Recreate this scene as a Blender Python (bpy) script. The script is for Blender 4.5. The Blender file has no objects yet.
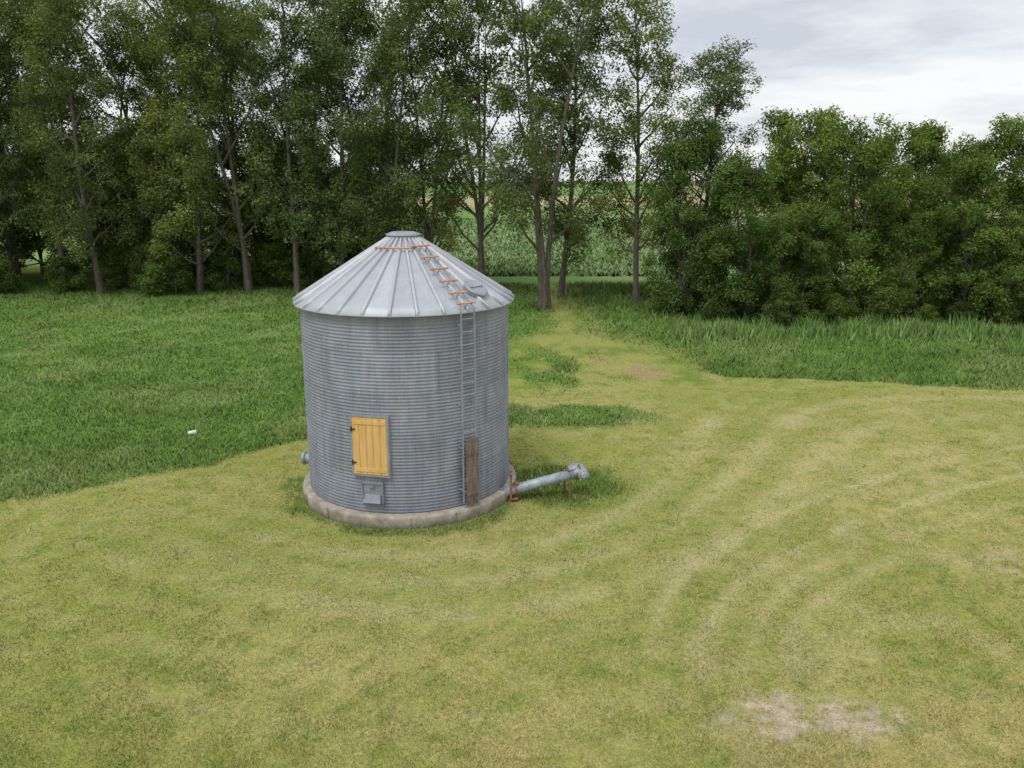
import bpy, bmesh, math
import numpy as np
from mathutils import Vector, Matrix
rad = math.radians
scene = bpy.context.scene
rng = np.random.default_rng(7)

# ------------------------------------------------------------------ noise
_T = np.random.default_rng(99).random((256, 256))
def vnoise(x, y, s=0):
    x = np.asarray(x, float) + s * 17.31; y = np.asarray(y, float) + s * 9.77
    xi = np.floor(x).astype(np.int64); yi = np.floor(y).astype(np.int64)
    fx = x - xi; fy = y - yi
    fx = fx * fx * (3 - 2 * fx); fy = fy * fy * (3 - 2 * fy)
    a = _T[xi & 255, yi & 255]; b = _T[(xi + 1) & 255, yi & 255]
    c = _T[xi & 255, (yi + 1) & 255]; d = _T[(xi + 1) & 255, (yi + 1) & 255]
    return (a * (1 - fx) + b * fx) * (1 - fy) + (c * (1 - fx) + d * fx) * fy
def fbm(x, y, s=0, o=4):
    t = 0; amp = 1; tot = 0
    for i in range(o):
        t = t + amp * vnoise(x * 2 ** i, y * 2 ** i, s + i * 3); tot += amp; amp *= .55
    return t / tot
def sstep(a, b, x):
    t = np.clip((x - a) / (b - a), 0, 1); return t * t * (3 - 2 * t)

# ------------------------------------------------------------------ mesh helpers
def np_mesh(name, V, F, mats, col=None, midx=None, smooth=False):
    me = bpy.data.meshes.new(name)
    V = np.ascontiguousarray(V, dtype=np.float32); F = np.ascontiguousarray(F, dtype=np.int32)
    k = F.shape[1]
    me.vertices.add(len(V)); me.vertices.foreach_set('co', V.ravel())
    me.loops.add(F.size); me.loops.foreach_set('vertex_index', F.ravel())
    me.polygons.add(len(F)); me.polygons.foreach_set('loop_start', np.arange(0, F.size, k, dtype=np.int32))
    for m in mats: me.materials.append(m)
    if midx is not None: me.polygons.foreach_set('material_index', np.asarray(midx, dtype=np.int32))
    me.update(calc_edges=True)
    if smooth is not False:
        sm = np.ones(len(F), dtype=bool) if smooth is True else smooth
        me.polygons.foreach_set('use_smooth', sm)
    if col is not None:
        a = me.color_attributes.new(name='Col', type='FLOAT_COLOR', domain='POINT')
        c = np.ones((len(V), 4), np.float32); c[:, :3] = col
        a.data.foreach_set('color', c.ravel())
    return me
def add_obj(name, me, parent=None, loc=(0, 0, 0), rot=(0, 0, 0), scale=(1, 1, 1)):
    o = bpy.data.objects.new(name, me); scene.collection.objects.link(o)
    o.location = loc; o.rotation_euler = rot; o.scale = scale
    if parent: o.parent = parent
    return o
def empty(name, loc=(0, 0, 0)):
    o = bpy.data.objects.new(name, None); scene.collection.objects.link(o); o.location = loc
    o.empty_display_size = .3
    return o

# ------------------------------------------------------------------ materials
def new_mat(name):
    m = bpy.data.materials.new(name); m.use_nodes = True
    nt = m.node_tree; b = nt.nodes['Principled BSDF']
    return m, nt, b
def N(nt, t, **kw):
    n = nt.nodes.new(t)
    for k, v in kw.items():
        if k in n.inputs.keys(): n.inputs[k].default_value = v
        else: setattr(n, k, v)
    return n
def noise(nt, scale, detail=4, rough=.6, vec=None):
    n = N(nt, 'ShaderNodeTexNoise'); n.inputs['Scale'].default_value = scale
    n.inputs['Detail'].default_value = detail; n.inputs['Roughness'].default_value = rough
    if vec is not None: nt.links.new(vec, n.inputs['Vector'])
    return n.outputs['Fac']
def ramp(nt, fac, stops):
    r = N(nt, 'ShaderNodeValToRGB'); e = r.color_ramp.elements
    while len(e) < len(stops): e.new(.5)
    for i, (p, c) in enumerate(stops):
        e[i].position = p; e[i].color = (c[0], c[1], c[2], 1) if len(c) == 3 else c
    nt.links.new(fac, r.inputs[0]); return r.outputs[0]
def mix(nt, fac, a, b, mode='MIX'):
    m = N(nt, 'ShaderNodeMix', data_type='RGBA', blend_type=mode)
    for sock, v in ((m.inputs[0], fac), (m.inputs[6], a), (m.inputs[7], b)):
        if isinstance(v, (int, float)): sock.default_value = v
        elif isinstance(v, tuple): sock.default_value = (*v, 1)
        else: nt.links.new(v, sock)
    return m.outputs[2]
def coords(nt, out='Object', scale=(1, 1, 1)):
    t = N(nt, 'ShaderNodeTexCoord'); mp = N(nt, 'ShaderNodeMapping')
    mp.inputs['Scale'].default_value = scale
    nt.links.new(t.outputs[out], mp.inputs[0]); return mp.outputs[0]
def bump(nt, b, h, strength=.3, dist=.02):
    n = N(nt, 'ShaderNodeBump'); n.inputs['Strength'].default_value = strength; n.inputs['Distance'].default_value = dist
    nt.links.new(h, n.inputs['Height']); nt.links.new(n.outputs[0], b.inputs['Normal'])

def simple_mat(name, c1, c2, scale=6, rough=.6, metal=0, bumps=.2, dist=.01, stretch=(1, 1, 1)):
    m, nt, b = new_mat(name); v = coords(nt, 'Object', stretch)
    f = noise(nt, scale, 6, .65, v)
    nt.links.new(ramp(nt, f, [(.35, c1), (.65, c2)]), b.inputs['Base Color'])
    b.inputs['Roughness'].default_value = rough; b.inputs['Metallic'].default_value = metal
    f2 = noise(nt, scale * 6, 3, .6, v); bump(nt, b, f2, bumps, dist)
    return m

def galv_mat(name, base, rough, metal, streak, rust=.0, amt=.14):
    m, nt, b = new_mat(name)
    a = N(nt, 'ShaderNodeVertexColor', layer_name='Col')
    v = coords(nt, 'Object'); vs = coords(nt, 'Object', streak)
    f = noise(nt, 2.2, 6, .65, v); fs = noise(nt, 3.0, 6, .7, vs)
    fine = N(nt, 'ShaderNodeTexVoronoi'); fine.inputs['Scale'].default_value = 45; nt.links.new(v, fine.inputs['Vector'])
    c = ramp(nt, f, [(.3, tuple(x * (1 - amt) for x in base)), (.7, tuple(min(1, x * (1 + amt * .5)) for x in base))])
    k = 1 - amt * 1.6
    c = mix(nt, 1.0, c, ramp(nt, fs, [(.32, (k, k, k + .02)), (.62, (1, 1, 1))]), 'MULTIPLY')
    c = mix(nt, .18, c, fine.outputs['Color'], 'SOFT_LIGHT')
    c = mix(nt, 1.0, c, a.outputs['Color'], 'MULTIPLY')
    if rust > 0:
        fr = noise(nt, 5, 8, .7, vs)
        c = mix(nt, ramp(nt, fr, [(.68 - rust, (0, 0, 0)), (.80, (.6, .6, .6))]), c, (.20, .11, .06))
    nt.links.new(c, b.inputs['Base Color'])
    b.inputs['Metallic'].default_value = metal
    nt.links.new(ramp(nt, f, [(.3, (rough + .08,) * 3), (.7, (rough - .05,) * 3)]), b.inputs['Roughness'])
    return m

M_wall = galv_mat('galvanised_wall', (.315, .335, .40), .62, .08, (2.2, 2.2, .18), .02, .17)
M_roof = galv_mat('galvanised_roof', (.54, .565, .62), .48, .25, (1, 1, 1), .02, .07)
M_galv = galv_mat('galvanised_parts', (.38, .41, .455), .5, .3, (2, 2, 1), .02)
M_conc = simple_mat('foundation_concrete', (.25, .215, .17), (.46, .42, .35), 3.5, .9, 0, .5, .012)
M_rust = simple_mat('rusty_steel', (.16, .075, .045), (.38, .18, .10), 9, .85, .1, .4, .004)
M_orust = simple_mat('orange_rusty_rung', (.46, .19, .085), (.60, .36, .22), 9, .8, 0, .3, .003)
M_yel = simple_mat('yellow_painted_wood', (.66, .39, .13), (.80, .53, .22), 2.5, .6, 0, .3, .004, (4, 4, .4))
M_dark = simple_mat('dark_iron', (.04, .04, .04), (.1, .09, .08), 12, .6, .4)
M_board = simple_mat('weathered_board', (.12, .09, .07), (.27, .21, .17), 4, .9, 0, .5, .006, (5, 5, .5))
M_white = simple_mat('white_plastic', (.7, .7, .68), (.82, .82, .8), 5, .5)
M_auger = simple_mat('auger_grey_paint', (.26, .31, .36), (.44, .48, .52), 6, .5, .2, .1)
M_bark = simple_mat('bark', (.06, .05, .04), (.20, .175, .14), 5, .95, 0, .8, .03, (3, 3, .5))

def leaf_mat(name, transl=.28):
    m, nt, b = new_mat(name); nt.nodes.remove(b)
    a = N(nt, 'ShaderNodeVertexColor', layer_name='Col')
    oi = N(nt, 'ShaderNodeObjectInfo')
    r = ramp(nt, oi.outputs['Random'], [(0, (.80, .88, .92)), (.35, (.96, .98, .92)), (.7, (1.08, 1.04, .96)), (1, (1.32, 1.2, .98))])
    c = mix(nt, 1.0, a.outputs['Color'], r, 'MULTIPLY')
    d = N(nt, 'ShaderNodeBsdfDiffuse'); nt.links.new(c, d.inputs['Color'])
    t = N(nt, 'ShaderNodeBsdfTranslucent'); ct = mix(nt, 1.0, c, (1.5, 1.6, .7), 'MULTIPLY')
    nt.links.new(ct, t.inputs['Color'])
    s = N(nt, 'ShaderNodeMixShader'); s.inputs[0].default_value = transl
    nt.links.new(d.outputs[0], s.inputs[1]); nt.links.new(t.outputs[0], s.inputs[2])
    nt.links.new(s.outputs[0], nt.nodes['Material Output'].inputs[0])
    return m
M_leaf = leaf_mat('cottonwood_leaves')
M_leaf2 = leaf_mat('box_elder_leaves')

def blade_mat(name):
    m, nt, b = new_mat(name); nt.nodes.remove(b)
    a = N(nt, 'ShaderNodeVertexColor', layer_name='Col')
    d = N(nt, 'ShaderNodeBsdfDiffuse'); nt.links.new(a.outputs['Color'], d.inputs['Color'])
    g = N(nt, 'ShaderNodeNewGeometry')
    vm = N(nt, 'ShaderNodeVectorMath', operation='MULTIPLY_ADD')
    vm.inputs[1].default_value = (.32,) * 3; vm.inputs[2].default_value = (0, 0, .8)
    nt.links.new(g.outputs['Normal'], vm.inputs[0])
    nn = N(nt, 'ShaderNodeVectorMath', operation='NORMALIZE'); nt.links.new(vm.outputs[0], nn.inputs[0])
    nt.links.new(nn.outputs[0], d.inputs['Normal']); nt.links.new(d.outputs[0], nt.nodes['Material Output'].inputs[0])
    return m
M_blade = blade_mat('grass_blades')

# ------------------------------------------------------------------ ground layout (metres)
BX, BY = -2.81, 20.97
def seg_dist(x, y, pts):
    d = np.full(np.shape(x), 1e9)
    for (ax, ay), (bx, by) in zip(pts[:-1], pts[1:]):
        vx, vy = bx - ax, by - ay; L = vx * vx + vy * vy
        t = np.clip(((x - ax) * vx + (y - ay) * vy) / L, 0, 1)
        d = np.minimum(d, np.hypot(x - ax - t * vx, y - ay - t * vy))
    return d
def smooth_line(pts, n=2):
    pts = [np.array(p, float) for p in pts]
    for _ in range(n):
        q = [pts[0]]
        for a, b in zip(pts[:-1], pts[1:]): q += [a * .75 + b * .25, a * .25 + b * .75]
        q.append(pts[-1]); pts = q
    return [tuple(p) for p in pts]
def poly_sd(x, y, pts):
    ins = np.zeros(np.shape(x), bool); P = pts + [pts[0]]
    for (ax, ay), (bx, by) in zip(P[:-1], P[1:]):
        c = ((ay > y) != (by > y)) & (x < (bx - ax) * (y - ay) / ((by - ay) if by != ay else 1e-9) + ax)
        ins ^= c
    d = seg_dist(x, y, P)
    return np.where(ins, d, -d)
LUSH_L = [(-70, 14), (-22, 17.2), (-13.5, 19.7), (-10.4, 21.7), (-8.2, 23.7), (-5.5, 25.5), (-2.5, 27.2), (-.8, 29.5), (-.2, 34), (.3, 38), (.8, 41.5), (2.8, 43.5), (3.4, 49.5), (2.6, 72), (-70, 72)]
LUSH_R = [(2.6, 72), (2.9, 43.5), (5.6, 41.0), (7.0, 38.0), (8.0, 35.0), (9.2, 33.6), (13.1, 33.0), (17, 32.2), (21, 31.4), (50, 27), (70, 27), (70, 72)]
TR = [smooth_line(p) for p in (
    [(2.5, 11.9), (2.6, 13.2), (3.1, 14.7), (3.9, 16), (5.2, 17.4), (6.9, 19.2), (9.5, 21), (12.5, 22.7), (17, 24.4), (26, 26.6)],
    [(3.3, 12.0), (3.4, 13.1), (4.65, 15.2), (6.7, 17.1), (9.5, 19.3), (14.8, 21.9), (24, 24.6)],
    [(4.1, 12.4), (4.7, 13.8), (5.9, 15.3), (8.2, 17.1), (11, 18.7), (16, 20.8)],
    [(5.0, 12.6), (5.4, 13.8), (6.8, 15.2), (9.2, 17)],
    [(-9.5, 18.2), (-7.3, 16.9), (-4.6, 15.8), (-1.7, 15.2), (1.04, 15.9), (3.6, 18), (6.2, 21.4), (8.4, 25), (10.7, 28.3), (14, 30.5), (22, 30.2)],
    [(-9.0, 16.6), (-6.6, 15.6), (-3.8, 14.4), (-1.2, 14.0), (1.6, 14.6), (4.5, 16.8), (7.4, 20.4), (10.0, 24.2), (13, 27), (22, 28.4)],
    [(-6, 17.5), (-4.4, 16.8), (-2.2, 16.5), (0.2, 17.0), (2.6, 18.6), (4.6, 21.6), (6.2, 25), (7.4, 28)],
)]
def lushmask(x, y):
    wx = x + (fbm(x / 1.6, y / 1.6, 5) - .5) * 1.4; wy = y + (fbm(x / 1.6, y / 1.6, 8) - .5) * 1.1
    sr = .35 + 3.0 * sstep(34, 38, y)
    a = sstep(-.15, .35 + 1.6 * sstep(30, 36, y), poly_sd(wx, wy, LUSH_L)); b = sstep(-.15, 1, poly_sd(wx, wy, LUSH_R) / sr)
    e1 = 1 - sstep(.7, 1.15, np.hypot((wx - 2.4) / 2.9, (wy - 27.6) / 1.6))
    e0 = 1 - sstep(.8, 1.15, np.hypot((wx + 1.3) / 2.2, (wy - 28.0) / 1.9))
    e2 = .8 * (1 - sstep(.2, 1.2, np.hypot((wx - 1.8) / 3.2, (wy - 35.5) / 5.5))) * sstep(.42, .66, fbm(x / 1.1, y / 1.9, 77))
    return np.clip(np.maximum(np.maximum(np.maximum(a, b), np.maximum(e1, e0)), e2), 0, 1)
def augmask(x, y):
    wx = x + (fbm(x / .8, y / .8, 15) - .5) * 1.0; wy = y + (fbm(x / .8, y / .8, 18) - .5) * .9
    a = 1 - sstep(.6, 1.15, np.hypot((wx - 1.3) / 2.0, (wy - 21.1) / 1.8))
    r = np.hypot(x - BX, y - BY)
    b = (1 - sstep(3.0, 3.5, r + (fbm(x, y, 31) - .5) * 1.2)) * .8
    return np.maximum(a, b)
def bare(x, y):
    n = fbm(x / .4, y / .4, 41) - .5; n5 = fbm(x / .16, y / .16, 43, 3)
    m = (1 - sstep(.45, 1.25, np.hypot((x - 4.9) / 1.5, (y - 11.05) / .60) + n * 1.6)) * sstep(.34, .54, n5) * .85
    m = np.maximum(m, .45 * (1 - sstep(.3, 1.2, np.hypot((x - 11.3) / 1.1, (y - 16.6) / .8) + n * 1.6)) * sstep(.35, .6, n5))
    return m
def soil(x, y):
    n = fbm(x / .7, y / .7, 45) - .5
    m = .9 * (1 - sstep(.3, 1.2, np.hypot((x - 6.0) / 1.1, (y - 34.9) / 1.4) + n * 1.4))
    m = np.maximum(m, .5 * (1 - sstep(.3, 1.2, np.hypot((x - 4.3) / .8, (y - 37.6) / 1.2) + n * 1.4)))
    return m
def L3(c): return np.array(c, float)
def mixc(a, b, t): return a * (1 - t[..., None]) + b * t[..., None]
def ground_col(x, y):
    x = np.asarray(x, float); y = np.asarray(y, float)
    n1 = fbm(x / 3.2, y / 3.2, 1, 5); n2 = fbm(x / .7, y / .7, 2, 4); n3 = fbm(x / 9, y / 9, 3, 3); n4 = fbm(x / .22, y / .22, 4, 3)
    one = np.ones(x.shape)[..., None]
    c = mixc(one * L3((.325, .335, .100)), one * L3((.460, .400, .170)), sstep(.34, .62, .44 * n1 + .30 * n2 + .26 * n4))
    c = mixc(c, one * L3((.27, .32, .078)), sstep(.48, .70, n3) * .55)
    c = mixc(c, one * L3((.31, .325, .095)), (1 - sstep(-9, 1, x)) * (.3 + .4 * n1))
    c = mixc(c, one * L3((.24, .30, .070)), sstep(.54, .70, n2) * .5)
    c = mixc(c, one * L3((.17, .25, .055)), sstep(.60, .72, fbm(x / .33, y / .33, 91, 3)) * .55)
    c = mixc(c, one * L3((.52, .44, .24)), sstep(.57, .70, fbm(x / 1.5, y / 1.5, 95, 4)) * sstep(-4, 6, x) * .45)
    near = y < 42
    d = np.full(x.shape, 99.); d[near] = seg_dist(x[near], y[near], TR[4]); stripes = .5 + .5 * np.sin(2 * math.pi * d / 1.15 + 3 * n1)
    c = mixc(c, one * L3((.50, .44, .22)), stripes * (1 - sstep(3.5, 6.5, d)) * .34 * sstep(.3, .6, n2))
    for i, t in enumerate(TR):
        dd = np.full(x.shape, 99.); dd[near] = seg_dist(x[near], y[near], t)
        dd = dd + (n2 - .5) * .22 + (n4 - .5) * .1
        w = .15 if i < 4 else .36
        k = np.exp(-(dd / w) ** 2) * (.55 if i < 2 else (.36 if i < 4 else .34)) * sstep(.22, .56, fbm(x / 1.2, y / 1.2, 60 + i))
        if i < 4: k = k * sstep(11.8, 14.2, y + .5 * n2)
        c = mixc(c, one * L3((.54, .49, .29)), k)
        c = mixc(c, one * L3((.26, .30, .085)), np.exp(-((dd - w * 2.6) / w) ** 2) * .24)
    pat = sstep(29, 33, y) * (1 - sstep(7.5, 9.5, x)) * .8
    c = mixc(c, mixc(one * L3((.18, .28, .06)), one * L3((.38, .37, .13)), sstep(.38, .60, n1 * .5 + n2 * .5)), pat)
    c = mixc(c, one * L3((.42, .30, .18)), soil(x, y))
    a = augmask(x, y); c = mixc(c, one * L3((.10, .175, .04)) * (.7 + .7 * n4[..., None]), a * .85)
    lm = lushmask(x, y)
    lc = mixc(one * L3((.135, .245, .055)), one * L3((.215, .335, .088)), sstep(.32, .66, .45 * n1 + .35 * n2 + .2 * n4))
    lc = mixc(lc, one * L3((.28, .36, .13)), sstep(.50, .70, fbm(x / 2.1, y / 4.5, 21)) * .6)
    lc = mixc(lc, one * L3((.11, .20, .045)), sstep(.54, .70, fbm(x / 1.7, y / 1.7, 25)) * .45)
    lc = mixc(lc, one * L3((.08, .125, .035)), sstep(53, 62, y + np.where(x > 8, 7, 0)) * .6)  # dark green grass under the tree rows, with their shade painted into the colour
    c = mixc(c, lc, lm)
    b = bare(x, y); c = mixc(c, one * L3((.50, .40, .33)) * (.75 + .5 * n4[..., None]), b)
    f = sstep(64, 67, y) * sstep(-9, -6, x) + sstep(76, 80, y) * (1 - sstep(-9, -6, x))
    fc = mixc(one * L3((.19, .30, .11)), one * L3((.28, .38, .17)), sstep(.35, .65, n3) * .7)
    tanm = sstep(130, 150, y) * sstep(35, 60, x - (y - 160) * .15) + sstep(240, 280, y) * (1 - sstep(430, 450, y))
    fc = mixc(fc, one * L3((.50, .44, .28)), np.clip(tanm, 0, 1) * .85)
    c = mixc(c, fc, f)
    return np.clip(c, .004, .9), lm, a, b, soil(x, y)
def gz(x, y):
    r = np.hypot(x - BX, y - BY)
    z = .28 * (fbm(x / 8, y / 8, 70, 3) - .5) * sstep(4.5, 9, r)
    return z * (1 - sstep(55, 66, y)) * (1 - sstep(35, 60, np.abs(x)))
def axis(lo, hi, step, far_lo, far_hi):
    a = list(np.arange(lo, hi + 1e-6, step)); s = step; v = hi
    while v < far_hi: s *= 1.12; v += s; a.append(v)
    s = step; v = lo
    while v > far_lo: s *= 1.12; v -= s; a.insert(0, v)
    return np.array(a)
xs = axis(-20, 22, .11, -4500, 4500); ys = axis(8.5, 34, .11, -300, 5000)
X, Y = np.meshgrid(xs, ys); x = X.ravel(); y = Y.ravel()
gc = ground_col(x, y)[0]
V = np.stack([x, y, gz(x, y)], 1)
nx, ny = len(xs), len(ys)
i = np.arange(nx * ny).reshape(ny, nx)
F = np.stack([i[:-1, :-1], i[:-1, 1:], i[1:, 1:], i[1:, :-1]], -1).reshape(-1, 4)
m, nt, b = new_mat('ground_grass_soil'); nt.nodes.remove(b)
a = N(nt, 'ShaderNodeVertexColor', layer_name='Col'); v = coords(nt, 'Object')
f1 = noise(nt, 9, 5, .7, v); f2 = noise(nt, 38, 3, .7, v)
c = mix(nt, 1, a.outputs['Color'], ramp(nt, f1, [(.3, (.70, .74, .66)), (.7, (1.18, 1.17, 1.15))]), 'MULTIPLY')
c = mix(nt, 1, c, ramp(nt, f2, [(.3, (.62, .66, .58)), (.7, (1.22, 1.2, 1.18))]), 'MULTIPLY')
db = N(nt, 'ShaderNodeBsdfDiffuse'); nt.links.new(c, db.inputs['Color']); nt.links.new(db.outputs[0], nt.nodes['Material Output'].inputs[0])
add_obj('ground', np_mesh('ground', V, F, [m], gc, smooth=True))

# ------------------------------------------------------------------ grass blades
def sample_wedge(n, y0, y1, p=2.0, k=.78, pad=2):
    u = rng.random(n); q = 1 - p
    yy = (y0 ** q + u * (y1 ** q - y0 ** q)) ** (1 / q)
    xx = (rng.random(n) * 2 - 1) * (k * yy + pad)
    return xx, yy
def blades(name, xx, yy, h, w, col, lean=.5):
    n = len(xx); z = gz(xx, yy); th = rng.random(n) * 2 * math.pi
    dx, dy = np.cos(th) * w, np.sin(th) * w
    ph = rng.random(n) * 2 * math.pi; l = rng.random(n) * lean * h
    V = np.zeros((n, 3, 3))
    V[:, 0] = np.stack([xx - dx, yy - dy, z - .01], 1); V[:, 1] = np.stack([xx + dx, yy + dy, z - .01], 1)
    V[:, 2] = np.stack([xx + np.cos(ph) * l, yy + np.sin(ph) * l, z + h], 1)
    F = np.arange(n * 3).reshape(n, 3)
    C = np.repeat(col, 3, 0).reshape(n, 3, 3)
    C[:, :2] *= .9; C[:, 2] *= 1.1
    return add_obj(name, np_mesh(name, V.reshape(-1, 3), F, [M_blade], C.reshape(-1, 3)))
xx, yy = sample_wedge(460000, 9.0, 40, 1.9)
c, lm, am, bm, so = ground_col(xx, yy)
keep = (rng.random(len(xx)) > lm) & (rng.random(len(xx)) > bm * 1.2) & (rng.random(len(xx)) > so) & (np.hypot(xx - BX, yy - BY) > 3.0)
xx, yy, c, am = xx[keep], yy[keep], c[keep], am[keep]
j = rng.random((len(xx), 1)); tone = (.72 + .66 * rng.random((len(xx), 1)))
c = c * tone; straw = j[:, 0] > .94; c[straw] = L3((.56, .49, .31)) * tone[straw] * .9
h = (.018 + .026 * rng.random(len(xx)) + .16 * am * rng.random(len(xx))) * (.5 + 1.0 * vnoise(xx / .4, yy / .4, 9))
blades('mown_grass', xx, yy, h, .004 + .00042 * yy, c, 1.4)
xx, yy = sample_wedge(600000, 17, 66, 1.7)
c, lm, am, bm, so = ground_col(xx, yy)
keep = (rng.random(len(xx)) < lm) & (np.hypot(xx - BX, yy - BY) > 3.1)
xx, yy, c, lm = xx[keep], yy[keep], c[keep], lm[keep]
tone = (.70 + .62 * rng.random((len(xx), 1))); c = c * tone
hn = fbm(xx / 1.3, yy / 1.3, 55)
h = (.045 + .11 * rng.random(len(xx))) * (.35 + 1.3 * hn) * (.4 + .6 * lm)
h *= 1 + 1.2 * sstep(48, 56, yy + np.where(xx > 8, 8, 0)) * rng.random(len(xx))
h *= np.where((xx > 2) & (yy > 32), 1.75, 1)
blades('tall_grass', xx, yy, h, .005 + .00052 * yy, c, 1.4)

oct_v = np.array([(1, 0, 0), (0, 1, 0), (-1, 0, 0), (0, -1, 0), (0, 0, .7), (0, 0, -.7)], float)
oct_f = np.array([(0, 1, 4), (1, 2, 4), (2, 3, 4), (3, 0, 4), (1, 0, 5), (2, 1, 5), (3, 2, 5), (0, 3, 5)])
n = 700; px = rng.normal(4.9, .8, n); py = rng.normal(11.0, .33, n); ps = .006 + .012 * rng.random(n)
V = (oct_v[None] * ps[:, None, None] * (.7 + .6 * rng.random((n, 6, 1)))) + np.stack([px, py, gz(px, py) + ps * .3], 1)[:, None]
F = (oct_f[None] + 6 * np.arange(n)[:, None, None]).reshape(-1, 3)
M_peb = simple_mat('pebble_stone', (.35, .28, .22), (.6, .54, .46), 8, .9)
add_obj('gravel', np_mesh('gravel', V.reshape(-1, 3), F, [M_peb]))

# ------------------------------------------------------------------ part helpers
def frame(az):
    return Vector((math.sin(az), -math.cos(az), 0)), Vector((math.cos(az), math.sin(az), 0))
def white_attr(me):
    a = me.color_attributes.new(name='Col', type='FLOAT_COLOR', domain='POINT')
    a.data.foreach_set('color', np.ones(len(me.vertices) * 4, np.float32))
def bm_obj(name, bm, mat, parent, smooth=False):
    me = bpy.data.meshes.new(name); bm.to_mesh(me); bm.free(); me.materials.append(mat)
    white_attr(me)
    if smooth:
        me.polygons.foreach_set('use_smooth', np.array([len(p.vertices) <= 4 for p in me.polygons], bool))
    return add_obj(name, me, parent)
def add_box(bm, center, size, axes=None, bev=.0):
    t = bmesh.new(); bmesh.ops.create_cube(t, size=1)
    bmesh.ops.scale(t, vec=size, verts=t.verts)
    if bev > 0: bmesh.ops.bevel(t, geom=t.edges[:], offset=bev, segments=2, affect='EDGES')
    if axes is not None:
        R = Matrix((axes[0], axes[1], axes[2])).transposed().to_4x4()
        bmesh.ops.transform(t, matrix=R, verts=t.verts)
    bmesh.ops.translate(t, vec=center, verts=t.verts)
    me = bpy.data.meshes.new('tmp'); t.to_mesh(me); t.free(); bm.from_mesh(me); bpy.data.meshes.remove(me)
def add_cyl(bm, p0, p1, r0, r1=None, seg=16, caps=True):
    p0 = Vector(p0); p1 = Vector(p1); d = p1 - p0; r1 = r0 if r1 is None else r1
    q = d.to_track_quat('Z', 'Y').to_matrix().to_4x4(); q.translation = (p0 + p1) / 2
    bmesh.ops.create_cone(bm, cap_ends=caps, segments=seg, radius1=r0, radius2=r1, depth=d.length, matrix=q)
Zv = Vector((0, 0, 1))

# ------------------------------------------------------------------ GRAIN BIN
bin_e = empty('grain_bin', (BX, BY, 0))
R0 = 2.70; ZB = .34; ZE = 5.27
na = 168; pitch = .083; per = 6
zz = np.arange(ZB, ZE + 1e-6, pitch / per); nz = len(zz)
ang = np.arange(na) / na * 2 * math.pi
rr = R0 + .0090 * np.sin((zz - ZB) / pitch * 2 * math.pi)
TH = pitch * 12
tier = np.minimum(((zz - ZB) / TH).astype(int), 4)
rr = rr + .003 * (4 - tier)
A, Zg = np.meshgrid(ang, zz); Rg = np.repeat(rr[:, None], na, 1)
V = np.stack([Rg * np.sin(A), -Rg * np.cos(A), Zg], -1).reshape(-1, 3)
i = np.arange(nz * na).reshape(nz, na); j = np.roll(i, -1, 1)
F = np.stack([i[:-1], j[:-1], j[1:], i[1:]], -1).reshape(-1, 4)
tg = np.repeat(tier[:, None], na, 1); sheet = ((A / (2 * math.pi) * 6 + .5 * (tg % 2) + .13)).astype(int) % 6
tones = .90 + .16 * np.random.default_rng(3).random((5, 7))
colr = tones[tg, sheet][..., None] * np.array([1, 1, 1.0])
fr = ((A / (2 * math.pi) * 6 + .5 * (tg % 2) + .13)) % 1
colr = colr * np.where((fr < .03), .86, 1)[..., None]
tz = ((Zg - ZB) / TH) % 1
colr = colr * np.where(tz < .04, .78, 1)[..., None]
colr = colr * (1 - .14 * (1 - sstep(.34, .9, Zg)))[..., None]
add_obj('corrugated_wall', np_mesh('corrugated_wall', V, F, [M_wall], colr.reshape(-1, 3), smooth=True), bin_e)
bp = []
for t in range(5):
    for s in range(6):
        for off in (-.012, .012):
            az = 2 * math.pi * ((s - .5 * (t % 2) - .13) / 6) + off
            for k in range(12): bp.append((az, ZB + t * TH + .04 + k * pitch))
    for k in range(72): bp.append((2 * math.pi * k / 72, ZB + (t + 1) * TH - .03))
bp = [q for q in bp if q[1] < ZE - .02]
C = np.array([((R0 + .015) * math.sin(a_), -(R0 + .015) * math.cos(a_), z_) for a_, z_ in bp])
V = (oct_v[None] * .010 + C[:, None]).reshape(-1, 3); F = (oct_f[None] + 6 * np.arange(len(C))[:, None, None]).reshape(-1, 3)
add_obj('wall_bolts', np_mesh('wall_bolts', V, F, [M_dark]), bin_e)
bm = bmesh.new()
prof = [(2.5, -.15), (2.91, -.15), (2.925, .25), (2.91, .305), (2.87, .325), (2.6, .332), (2.4, .332)]
ns = 96; rings = []
rr_ = np.random.default_rng(5)
for k in range(ns):
    az = 2 * math.pi * k / ns; jit = (rr_.random() - .5) * .02
    rings.append([bm.verts.new(((r + jit) * math.sin(az), -(r + jit) * math.cos(az), z)) for r, z in prof])
for k in range(ns):
    a_, b_ = rings[k], rings[(k + 1) % ns]
    for q in range(len(prof) - 1): bm.faces.new((a_[q], b_[q], b_[q + 1], a_[q + 1]))
bm_obj('concrete_foundation', bm, M_conc, bin_e, True)
bm = bmesh.new()
for k in range(16):
    az = 2 * math.pi * (k + .3) / 16; rd, tg_ = frame(az)
    add_box(bm, rd * 2.924 + Zv * .12, (.014, .012, .34), (tg_, rd, Zv))
bm_obj('foundation_joints', bm, M_board, bin_e)
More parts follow.
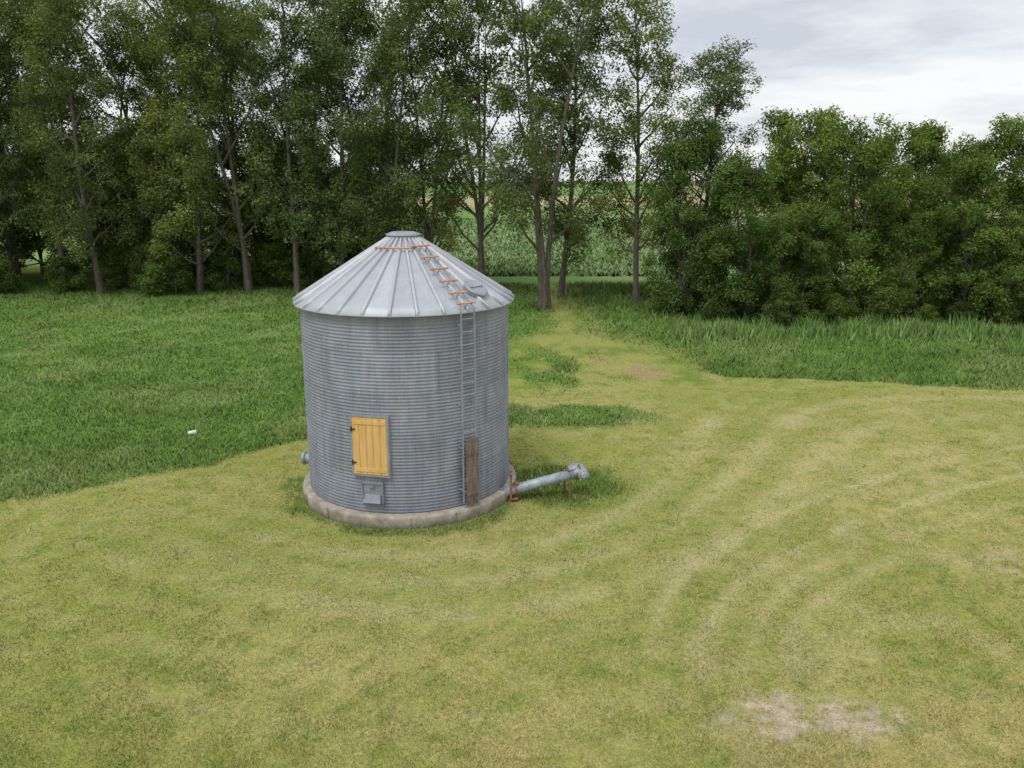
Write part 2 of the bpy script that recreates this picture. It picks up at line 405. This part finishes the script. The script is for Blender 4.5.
# roof
NR = 28; zr0, zr1, re, rc = 5.26, 6.80, 2.87, .40
rs = np.linspace(re, rc, 9); V = []; Cc = []; rt = np.random.default_rng(11).random(NR) * .16 + .84
for ir, r in enumerate(rs):
    z = zr0 + (re - r) / (re - rc) * (zr1 - zr0)
    for k in range(NR):
        a0 = 2 * math.pi * k / NR; dl = min(.036 / r, math.pi / NR * .5)
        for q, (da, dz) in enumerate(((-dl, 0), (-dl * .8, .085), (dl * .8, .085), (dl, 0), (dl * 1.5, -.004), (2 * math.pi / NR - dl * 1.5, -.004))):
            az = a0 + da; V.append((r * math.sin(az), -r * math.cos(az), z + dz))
            Cc.append((rt[k] * (1.08 if q in (1, 2) else (.62 if q in (0, 3) else 1)),) * 3)  # rib feet darkened, tops lightened: rib shadow lines painted into the vertex colour
V = np.array(V); Cc = np.array(Cc); m_ = NR * 6
i = np.arange(len(rs) * m_).reshape(len(rs), m_); j = np.roll(i, -1, 1)
F = np.stack([i[:-1], j[:-1], j[1:], i[1:]], -1).reshape(-1, 4)
lip = V[:m_].copy(); lip[:, 2] = zr0 - .035; lip[:, :2] *= .998
base = len(V); V = np.vstack([V, lip]); Cc = np.vstack([Cc, Cc[:m_] * .8])
k = np.arange(m_); kk = np.roll(k, -1)
F = np.vstack([F, np.stack([base + k, base + kk, kk, k], 1)])
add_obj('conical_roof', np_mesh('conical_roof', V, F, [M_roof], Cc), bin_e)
bm = bmesh.new(); ns = 96; a1 = []
for k in range(ns):
    az = 2 * math.pi * k / ns
    a1.append([bm.verts.new((r * math.sin(az), -r * math.cos(az), z)) for r, z in ((2.84, 5.22), (2.72, 5.25), (2.68, 5.3))])
for k in range(ns):
    a_, b_ = a1[k], a1[(k + 1) % ns]
    for q in range(2): bm.faces.new((a_[q], b_[q], b_[q + 1], a_[q + 1]))
bm_obj('eave_flashing', bm, M_galv, bin_e, True)
bm = bmesh.new()
add_cyl(bm, (0, 0, 6.76), (0, 0, 6.90), .43, .40, 32)
add_cyl(bm, (0, 0, 6.90), (0, 0, 6.93), .45, .44, 32)
add_cyl(bm, (0, 0, 6.93), (0, 0, 6.98), .43, .30, 32)
bm_obj('roof_cap', bm, M_galv, bin_e)
slope = (zr1 - zr0) / (re - rc)
def roof_pt(az, r, lift=0.0):
    return Vector((r * math.sin(az), -r * math.cos(az), zr0 + (re - r) * slope + lift))
def roof_axes(az):
    rd, tg_ = frame(az); dn = (rd - Zv * slope).normalized(); return tg_, dn, tg_.cross(dn) * (1 if tg_.cross(dn).z > 0 else -1)
bm = bmesh.new()
for k in range(-7, 3):
    az = rad(10 + k * 8); ax = roof_axes(az)
    add_box(bm, roof_pt(az, .84, .105), (.115, .045, .02), ax)
bm_obj('rusty_roof_band', bm, M_orust, bin_e)
LA = rad(38); ax = roof_axes(LA)
bm = bmesh.new()
for s in (-1, 1):
    p0 = roof_pt(LA, 2.93, .12) + ax[0] * .16 * s; p1 = roof_pt(LA, .62, .12) + ax[0] * .16 * s
    d = (p1 - p0); add_box(bm, (p0 + p1) / 2, (.022, d.length, .022), ax)
bm_obj('roof_ladder_rails', bm, M_galv, bin_e)
bm = bmesh.new()
for r in (.85, 1.25, 1.66, 2.07, 2.46, 2.80):
    add_box(bm, roof_pt(LA, r, .155), (.54, .055, .03), ax, .006)
bm_obj('roof_ladder_rungs', bm, M_orust, bin_e)
HA = rad(55); ax = roof_axes(HA); bm = bmesh.new(); c0 = roof_pt(HA, 2.32, .07)
add_cyl(bm, c0 - ax[2] * .05, c0 + ax[2] * .05, .30, .30, 32)
add_cyl(bm, c0 + ax[2] * .05, c0 + ax[2] * .075, .33, .30, 32)
add_box(bm, c0 + ax[2] * .09, (.46, .05, .03), ax, .005)
bm_obj('roof_hatch', bm, M_galv, bin_e)
rd, tg_ = frame(LA)
bm = bmesh.new()
for s in (-1, 1): add_box(bm, rd * 2.86 + tg_ * .19 * s + Zv * 2.87, (.035, .03, 4.85), (tg_, rd, Zv))
for k in range(15): add_cyl(bm, rd * 2.86 - tg_ * .19 + Zv * (.75 + .31 * k), rd * 2.86 + tg_ * .19 + Zv * (.75 + .31 * k), .014, None, 8)
for z in (.8, 1.9, 3.0, 4.1, 4.95):
    for s in (-1, 1): add_box(bm, rd * 2.77 + tg_ * .205 * s + Zv * z, (.02, .16, .04), (tg_, rd, Zv))
bm_obj('wall_ladder', bm, M_galv, bin_e)
bm = bmesh.new()
for s in (-1, 1): add_box(bm, rd * 2.91 + tg_ * (.093 * s + .05) + Zv * 1.26, (.18, .03, 1.74), (tg_, rd, Zv), .004)
for z in (.7, 1.75): add_box(bm, rd * 2.935 + tg_ * .05 + Zv * z, (.36, .02, .07), (tg_, rd, Zv), .003)
bm_obj('ladder_guard_board', bm, M_board, bin_e)
DA = rad(-12.6); rd, tg_ = frame(DA); AX = (tg_, rd, Zv); rd_off = -.03
zc = 2.06; dw, dh = .88, 1.44
def W(r): return rd * (r + rd_off)
bm = bmesh.new()
add_box(bm, W(2.70) + tg_ * (-dw / 2 - .025) + Zv * zc, (.05, .22, dh + .11), AX, .004)
add_box(bm, W(2.70) + tg_ * (dw / 2 + .025) + Zv * zc, (.05, .22, dh + .11), AX, .004)
add_box(bm, W(2.70) + Zv * (zc + dh / 2 + .028), (dw - .002, .215, .048), AX, .004)
add_box(bm, W(2.70) + Zv * (zc - dh / 2 - .028), (dw - .002, .215, .048), AX, .004)
bm_obj('door_frame', bm, M_galv, bin_e)
bm = bmesh.new(); nb = 5
for k in range(nb):
    w = dw / nb; add_box(bm, W(2.79) + tg_ * ((k + .5) * w - dw / 2) + Zv * zc, (w - .006, .05, dh - .01), AX, .004)
for z in (-.60, .60): add_box(bm, W(2.822) + Zv * (zc + z), (dw - .10, .018, .09), AX, .003)
bm_obj('yellow_door', bm, M_yel, bin_e)
bm = bmesh.new()
for z in (-.42, .42):
    add_box(bm, W(2.83) + tg_ * (-dw / 2 + .02) + Zv * (zc + z), (.12, .02, .04), AX, .003)
    add_box(bm, W(2.835) + tg_ * (-dw / 2 - .015) + Zv * (zc + z), (.03, .04, .12), AX, .003)
bm_obj('door_hinges', bm, M_dark, bin_e)
bm = bmesh.new()
add_box(bm, W(2.75) + Zv * 1.12, (.58, .10, .06), AX, .004)
for s in (-1, 1): add_box(bm, W(2.75) + tg_ * .265 * s + Zv * .84, (.045, .10, .49), AX, .004)
add_box(bm, W(2.745) + Zv * .92, (.47, .06, .34), AX, .003)
hx = (tg_, (rd * .45 - Zv * .89).normalized(), (rd * .89 + Zv * .45).normalized())
add_box(bm, W(2.82) + Zv * .72, (.44, .22, .02), hx, .003)
for s in (-1, 1): add_box(bm, W(2.80) + tg_ * .225 * s + Zv * .73, (.02, .10, .2), AX, .003)
add_box(bm, W(2.79) + Zv * 1.02, (.12, .05, .04), AX, .003)
bm_obj('unloading_chute', bm, M_wall, bin_e)
bm = bmesh.new(); rd, tg_ = frame(rad(-99))
p = rd * 2.6 + Zv * .64
add_cyl(bm, p, p + rd * .50, .15, None, 20); add_cyl(bm, p + rd * .46, p + rd * .54, .18, .18, 20)
bm_obj('aeration_stub', bm, M_auger, bin_e, True)

# ------------------------------------------------------------------ unloading auger
aug = empty('unloading_auger', (0, 0, 0))
S = Vector((-.05, 19.90, .28)); E = Vector((1.72, 20.22, .66)); D = (E - S).normalized(); side = D.cross(Zv).normalized(); up = side.cross(D)
bm = bmesh.new(); add_cyl(bm, S - D * .4, E, .135, None, 24)
bm_obj('tube', bm, M_auger, aug, True)
bm = bmesh.new()
for t in (.50, 1.68): add_cyl(bm, S + D * t, S + D * (t + .035), .16, None, 24)
for t in (.95,): add_cyl(bm, S + D * t, S + D * (t + .03), .145, None, 24)
bm_obj('flanges', bm, M_auger, aug)
bm = bmesh.new()
for s in (-1, 1): add_box(bm, S + Vector((.02, .14 * s, .10)), (.05, .03, .80), None, .006)
add_box(bm, S + Vector((.02, 0, .44)), (.06, .34, .04), None, .006)
add_box(bm, S + Vector((.10, 0, -.20)), (.24, .30, .04), None, .006)
add_cyl(bm, S + D * .12, S + D * .18, .165, None, 24)
add_box(bm, S + Vector((.16, 0, .20)), (.14, .14, .08), None, .01)
bm_obj('rusty_bracket', bm, M_rust, aug)
bm = bmesh.new()
H = E + D * .06
add_cyl(bm, E - D * .04, H + D * .16, .19, .19, 24)
add_cyl(bm, H - Zv * .06 - D * .02, H + Zv * .17 - D * .14, .18, .20, 24)
add_cyl(bm, H + Zv * .17 - D * .14, H + Zv * .24 - D * .17, .20, .12, 24)
add_cyl(bm, H + D * .08 + side * .05, H + D * .08 + side * .30, .14, .14, 20)
add_cyl(bm, H + D * .08 + side * .30, H + D * .08 + side * .34, .12, .07, 20)
add_cyl(bm, H + D * .16, H + D * .24, .12, .06, 20)
bm_obj('discharge_head', bm, M_auger, aug, True)
bm = bmesh.new()
add_box(bm, H + Zv * .20 - D * .02 + side * .14, (.05, .05, .14), (D, side, up), .01)
add_cyl(bm, H + Zv * .14 - D * .42, H + Zv * .18 - D * .14, .025, None, 8)
add_cyl(bm, H - D * .10, H - D * .07, .205, None, 24)
bm_obj('drive_guard', bm, M_rust, aug)
bm = bmesh.new(); lp = E - D * .26
for s in (-1, 1): add_cyl(bm, lp + side * .10 * s - up * .02, Vector((lp.x + .05 * s, lp.y, -.02)) + side * .20 * s, .020, None, 8)
add_cyl(bm, lp + Vector((0, 0, -.35)) + side * .17, lp + Vector((0, 0, -.35)) - side * .17, .014, None, 8)
bm_obj('support_legs', bm, M_rust, aug)

bm = bmesh.new()
wp = Vector((-10.7, 25.5, float(gz(np.array([-10.7]), np.array([25.5]))[0]) + .06))
add_cyl(bm, wp - Vector((.12, 0, 0)), wp + Vector((.12, .05, .02)), .06, .08, 20)
add_cyl(bm, wp + Vector((.12, .05, .02)), wp + Vector((.14, .055, .022)), .09, .09, 20)
bm_obj('white_bucket', bm, M_white, None, True)

# ------------------------------------------------------------------ trees
def tube(P, r, sides, VV, FF):
    base = sum(len(v) for v in VV); P = np.asarray(P); n = len(P); ring = []
    for k in range(n):
        d = P[min(k + 1, n - 1)] - P[max(k - 1, 0)]; d = d / (np.linalg.norm(d) + 1e-9)
        u = np.cross(d, (0, 0, 1) if abs(d[2]) < .9 else (1, 0, 0)); u /= np.linalg.norm(u); w = np.cross(d, u)
        th = np.arange(sides) / sides * 2 * math.pi
        ring.append(P[k] + r[k] * (np.cos(th)[:, None] * u + np.sin(th)[:, None] * w))
    VV.append(np.vstack(ring))
    i = np.arange(n * sides).reshape(n, sides) + base; j = np.roll(i, -1, 1)
    FF.append(np.stack([i[:-1], j[:-1], j[1:], i[1:]], -1).reshape(-1, 4))
def leaves(cent, rad_, cnt, size, g, outw=None, flat=.85):
    n = int(cnt.sum()); ci = np.repeat(np.arange(len(cent)), cnt)
    d = g.normal(size=(n, 3)); d /= np.linalg.norm(d, axis=1)[:, None]
    rr = g.random(n) ** .5
    P = cent[ci] + d * (rad_[ci] * rr)[:, None] * np.array([1, 1, flat])
    P += g.normal(size=(n, 3)) * .10
    nn = g.normal(size=(n, 3)) * .8 + np.array([0, 0, .5]) + d * .4
    if outw is not None: nn += outw[ci] * .7
    nn /= np.linalg.norm(nn, axis=1)[:, None]
    t = np.cross(nn, g.normal(size=(n, 3))); t /= np.linalg.norm(t, axis=1)[:, None]; b = np.cross(nn, t)
    s = (size * (.6 + .8 * g.random(n)))[:, None]
    V = np.stack([P + t * s, P + b * s * .6, P - t * s, P - b * s * .6], 1)
    return V.reshape(-1, 3), ci, n
def make_tree(name, seed, H, z0f, spread, nlobe, lr, perlobe, per_clump, lsize, crad, colA, colB, mat, tr, leaders, shape, vert=1.2):
    g = np.random.default_rng(seed); VV = []; FF = []
    tops = []
    for L in range(leaders):
        az = g.random() * 1.5 + L * 6.28 / max(leaders, 1); lean = (.02 + .05 * g.random()) if leaders == 1 else (.09 + .08 * g.random())
        hL = H * (1 - .12 * g.random() * (L > 0)) * .93; P = []; R = []
        for k in range(13):
            t = k / 12; w = .012 * H * np.sin(t * 5 + L + seed)
            off = lean * hL * max(0, t - (.10 if leaders > 1 else 0))
            P.append((math.cos(az) * off + w * math.sin(az), math.sin(az) * off + w * math.cos(az), t * hL - (.3 if k == 0 else 0)))
            R.append(tr * (.8 if leaders > 1 else 1) * ((1 - t) ** .8 * .92 + .04) * (1.35 if k == 0 else 1))
        tube(P, R, 9, VV, FF); tops.append((np.array(P), hL))
    cl = []; cr = []; ow = []; lt = []
    for q in range(nlobe):
        u = (q + g.random() * .9) / nlobe; zf = z0f + (1 - z0f) * u; P, hL = tops[q % leaders]
        env = shape(u) * spread; az = q * 2.39996 + g.normal() * .5
        R_ = lr * (.7 + .6 * g.random()) * (.75 + .25 * min(1, shape(u) + .2)); zc_ = min(zf * H, H - R_ * vert * .9); zc_ = max(zc_, R_ * vert * .7)
        f = min(zc_ / hL, .999) * 12; k = int(min(f, 11)); ctr = P[k] + (P[k + 1] - P[k]) * (f - k)
        dist = max(0, env - R_ * .8) * (.55 + .55 * g.random()); c = np.array([ctr[0] + math.cos(az) * dist, ctr[1] + math.sin(az) * dist, zc_])
        za = max(zc_ - dist * (.7 + .5 * g.random()) - .6, .12 * H * (.4 + g.random())); za = min(za, zc_); f = min(za / hL, .99) * 12; k = int(f); p0 = P[k] + (P[k + 1] - P[k]) * (f - k)
        mid = (p0 + c) / 2 + np.array([0, 0, -.12 * dist]) + g.normal(size=3) * .1
        tube([p0, (p0 + mid) / 2 + g.normal(size=3) * .04, mid, (mid + c) / 2 + g.normal(size=3) * .06, c], np.linspace(min(.45 * tr, .11), .025, 5), 6, VV, FF)
        tone = .80 + .40 * g.random()
        for s in range(perlobe):
            d = g.normal(size=3); d /= np.linalg.norm(d); d[2] = d[2] * .9 + .12
            e = c + d * R_ * np.array([1, 1, vert]) * (.55 + .5 * g.random())
            if e[2] < .2: continue
            if s % 2 == 0: tube([c + (mid - c) * .15 * g.random(), (c + e) / 2 + g.normal(size=3) * .08, e], [.02, .014, .006], 3, VV, FF)
            cl.append(e); cr.append(crad * (.6 + .75 * g.random())); ow.append(d); lt.append(tone)
    cl = np.array(cl); cr = np.array(cr); ow = np.array(ow); lt = np.array(lt)
    cnt = np.maximum(10, (per_clump * (cr / crad) ** 2 * (.6 + .8 * g.random(len(cl))))).astype(int)
    LV, ci, n = leaves(cl, cr, cnt, lsize, g, ow)
    tone = (.76 + .48 * g.random(len(cl)))[ci] * lt[ci] * (.72 + .56 * g.random(n)); mixf = np.clip(g.random(len(cl))[ci] * .6 + .4 * g.random(n), 0, 1)
    lc = (np.array(colA) * (1 - mixf)[:, None] + np.array(colB) * mixf[:, None]) * tone[:, None]
    BV = np.vstack(VV); BF = np.vstack(FF)
    V = np.vstack([BV, LV]); F = np.vstack([BF, np.arange(n * 4).reshape(n, 4) + len(BV)])
    col = np.vstack([np.ones((len(BV), 3)), np.repeat(lc, 4, 0)])
    mi = np.concatenate([np.zeros(len(BF), int), np.ones(n, int)])
    return np_mesh(name, V, F, [M_bark, mat], col, mi, smooth=(mi == 0))
CA, CB = (.108, .145, .052), (.185, .222, .092)
tallshape = lambda u: .55 + .45 * math.sin(math.pi * min(1, u * 1.15 + .1)) if u < .8 else 1.0 - (u - .8) * 2.4
rndshape = lambda u: (.85 + .15 * math.sin(math.pi * u * 1.3)) if u < .6 else max(.12, 1.0 - ((u - .6) / .4) ** 1.6 * .85)
tall = [make_tree('cottonwood_tree', 100 + k, 23, z0, sp, nl, 1.5, 13, 90, .088, .70, CA, CB, M_leaf, .24, ld, tallshape, 1.35)
        for k, (z0, sp, ld, nl) in enumerate([(.18, 4.0, 1, 26), (.12, 4.3, 2, 28), (.20, 3.8, 1, 24), (.11, 4.2, 2, 28), (.24, 5.0, 3, 28)])]
RA, RB = (.085, .140, .038), (.180, .245, .070)
round_ = [make_tree('box_elder_tree', 200 + k, 12, .06, sp, nl, 1.25, 15, 105, .085, .55, RA, RB, M_leaf2, .18, ld, rndshape, 1.05)
          for k, (sp, ld, nl) in enumerate([(3.6, 2, 25), (3.2, 3, 23), (3.9, 2, 27), (3.0, 1, 21)])]
bush_ = [make_tree('bush', 300 + k, 3.0, .05, 1.7, 8, .6, 12, 80, .07, .36, (.07, .115, .03), (.14, .20, .055), M_leaf2, .05, 3, rndshape, 1.0) for k in range(2)]

tr = np.random.default_rng(21)
def place(kind, me_list, X_, Y_, H, baseH, wid=1.0, idx=None, rot=None, tilt=.0):
    me = me_list[idx if idx is not None else tr.integers(len(me_list))]
    s = H / baseH; w = s * wid
    z = float(gz(np.array([X_]), np.array([Y_]))[0])
    return add_obj(kind, me, None, (X_, Y_, z), (tr.normal() * tilt, tr.normal() * tilt, tr.random() * 6.28 if rot is None else rot), (w, w, s))
for q, (X_, Y_, H) in enumerate([(-44, 62, 22), (-39.5, 60.5, 23), (-35.2, 62.5, 24), (-31, 60, 22), (-27.6, 63, 24), (-23.8, 60.8, 23), (-20.3, 61.5, 24), (-16.4, 60.5, 22),
                  (-13.2, 62, 24), (-9.6, 60.5, 23), (-6.2, 61, 22.5), (-2.4, 61, 24)]):
    place('cottonwood_tree', tall, X_, Y_, H, 23, 1.0, (q * 3 + 1) % 5, None, .03)
for k in range(8): place('cottonwood_tree', tall, -47 + k * 4.9 + tr.normal() * .8, 68 + tr.normal(), 21 + 3 * tr.random(), 23, 1.15, None, None, .03)
for k in range(9): place('box_elder_tree', round_, -52 + k * 4.9 + tr.normal() * .7, 73 + tr.normal() * 2, 10 + 4 * tr.random(), 12, 1.3)
for X_, Y_, H, w in [(-25.2, 59.8, 3.4, 1.2), (-22, 62, 2.5, 1.2), (-30, 63, 3, 1.3), (-34, 61, 2.6, 1.2), (-38, 60, 3, 1.2), (-16, 64, 2.6, 1.3), (-11, 64, 2.8, 1.2),
                     (-19, 64.5, 3.2, 1.2), (-42, 61, 3, 1.3), (-27.5, 61, 2.0, 1.3), (-13.5, 62, 1.6, 1.3)]:
    place('bush', bush_, X_, Y_, H, 3.0, w)
place('cottonwood_tree', tall, 2.2, 52.8, 23.5, 23, 1.05, 4, 1.0)
place('cottonwood_tree', tall, 3.6, 57.5, 22, 23, 1.0, 0)
place('cottonwood_tree', tall, 8.8, 55.5, 21, 23, 1.0, 2)
place('cottonwood_tree', tall, 12.2, 53, 16.5, 23, 1.2, 0)
place('box_elder_tree', round_, 10.8, 50.5, 11.5, 12, .85)
for q, (X_, Y_, H, w) in enumerate([(14.0, 47.6, 9.6, 1.1), (17.8, 51.5, 12.4, .9), (20.8, 48.6, 11.8, .9), (24.4, 50.4, 11.6, .92), (26.8, 47.0, 10.4, .95), (30.2, 47.6, 11.8, .9),
                     (33.4, 46.5, 11.6, .9), (37.2, 46.4, 12.0, .9), (42, 46, 12, 1.1), (23.4, 47.0, 7.2, 1.0), (17.6, 48.4, 7.0, 1.05), (28.2, 45.6, 6.4, 1.1)]):
    place('box_elder_tree', round_, X_, Y_, H, 12, w, q % 4, None, .03)
for k in range(5): place('box_elder_tree', round_, 18 + k * 6.0 + tr.normal() * .6, 55.5 + tr.normal(), 10.0 + 1.6 * tr.random(), 12, .95)
for k in range(12): place('bush', bush_, 11.0 + k * 2.5 + tr.normal() * .6, 46.4 - k * .08 + tr.normal() * .6 + (2 if k < 2 else 0), 1.2 + 1.6 * tr.random(), 3, 1.2)

n = 9000; wx = 9 + 33 * rng.random(n); wy = 44.2 - (wx - 9) * .04 + rng.normal(size=n) * 1.0
cc = ground_col(wx, wy)[0] * (.6 + .8 * rng.random((n, 1))) * np.array([[1.05, 1.05, 1.2]])
blades('roadside_weeds', wx, wy, (.3 + .6 * rng.random(n)) * (.4 + 1.1 * vnoise(wx / 1.1, wy / 1.1, 3)), .045, cc, .6)
n = 80000; fx, fy = sample_wedge(n, 71, 180, 1.8, .35, 5)
fx = np.round(fx / .76) * .76 + rng.normal(size=n) * .14
cc = ground_col(fx, fy)[0] * (.75 + .7 * rng.random((n, 1)))
blades('crop_field_plants', fx, fy, .3 + .3 * rng.random(n), .12 + .0008 * fy, cc, 1.4)
g = np.random.default_rng(77); n = 260
cx = np.linspace(-1300, 1300, n) + g.normal(size=n) * 4; cy = 950 + 60 * np.sin(cx / 180) + g.normal(size=n) * 8
hh_ = (5 + 6 * g.random(n)) * (vnoise(cx / 90, cx * 0, 2) > .3)
cen = np.stack([cx, cy, hh_ * .5], 1)[hh_ > 0]; rd_ = hh_[hh_ > 0]
LV, ci, nl = leaves(cen, rd_, np.full(len(cen), 70), 1.6, g)
lc = np.array((.08, .12, .07)) * (.7 + .6 * g.random(nl))[:, None]
add_obj('distant_treeline', np_mesh('distant_treeline', LV, np.arange(nl * 4).reshape(nl, 4), [M_leaf2], np.repeat(lc, 4, 0)))

# ------------------------------------------------------------------ light and sky
w = bpy.data.worlds.new('World'); scene.world = w; w.use_nodes = True; nt = w.node_tree
bg = nt.nodes['Background']; out = nt.nodes['World Output']
sky = N(nt, 'ShaderNodeTexSky'); sky.sky_type = 'NISHITA'; sky.sun_disc = False
sky.sun_elevation = rad(60); sky.sun_rotation = rad(210)
nt.links.new(sky.outputs[0], bg.inputs[0]); bg.inputs[1].default_value = .12
tc = N(nt, 'ShaderNodeTexCoord'); sp = N(nt, 'ShaderNodeSeparateXYZ'); nt.links.new(tc.outputs['Generated'], sp.inputs[0])
ad = N(nt, 'ShaderNodeMath', operation='ADD'); nt.links.new(sp.outputs[2], ad.inputs[0]); ad.inputs[1].default_value = .12
mx = N(nt, 'ShaderNodeMath', operation='MAXIMUM'); nt.links.new(ad.outputs[0], mx.inputs[0]); mx.inputs[1].default_value = .05
dv = N(nt, 'ShaderNodeVectorMath', operation='DIVIDE'); cmb = N(nt, 'ShaderNodeCombineXYZ')
for k in range(3): nt.links.new(mx.outputs[0], cmb.inputs[k])
nt.links.new(tc.outputs['Generated'], dv.inputs[0]); nt.links.new(cmb.outputs[0], dv.inputs[1])
mp = N(nt, 'ShaderNodeMapping'); mp.inputs['Scale'].default_value = (.75, .75, .2); mp.inputs['Location'].default_value = (1.3, .4, 0); nt.links.new(dv.outputs[0], mp.inputs[0])
cf = noise(nt, 1.2, 6, .55, mp.outputs[0])
cc = ramp(nt, cf, [(.36, (.62, .66, .73)), (.48, (.84, .86, .90)), (.60, (1.0, 1.0, 1.0))])
bg2 = N(nt, 'ShaderNodeBackground'); nt.links.new(cc, bg2.inputs[0]); bg2.inputs[1].default_value = 1.02
ms = N(nt, 'ShaderNodeMixShader'); ms.inputs[0].default_value = .88
nt.links.new(bg.outputs[0], ms.inputs[1]); nt.links.new(bg2.outputs[0], ms.inputs[2]); nt.links.new(ms.outputs[0], out.inputs[0])
sl = bpy.data.lights.new('sun', 'SUN'); sl.energy = 1.5; sl.angle = rad(24); sl.color = (1, .96, .9)
so_ = bpy.data.objects.new('sun', sl); scene.collection.objects.link(so_); so_.rotation_euler = (rad(30), 0, rad(-30)); so_.location = (-20, -20, 40)

cam = bpy.data.cameras.new('camera'); co = bpy.data.objects.new('camera', cam); scene.collection.objects.link(co)
co.location = (0, 0, 8.27); co.rotation_euler = (rad(90 - 14.3), 0, 0)
cam.lens = 28.125; cam.sensor_width = 36; cam.clip_end = 9000; cam.clip_start = .1
scene.camera = co
scene.view_settings.view_transform = 'Standard'; scene.view_settings.look = 'None'; scene.view_settings.exposure = 0
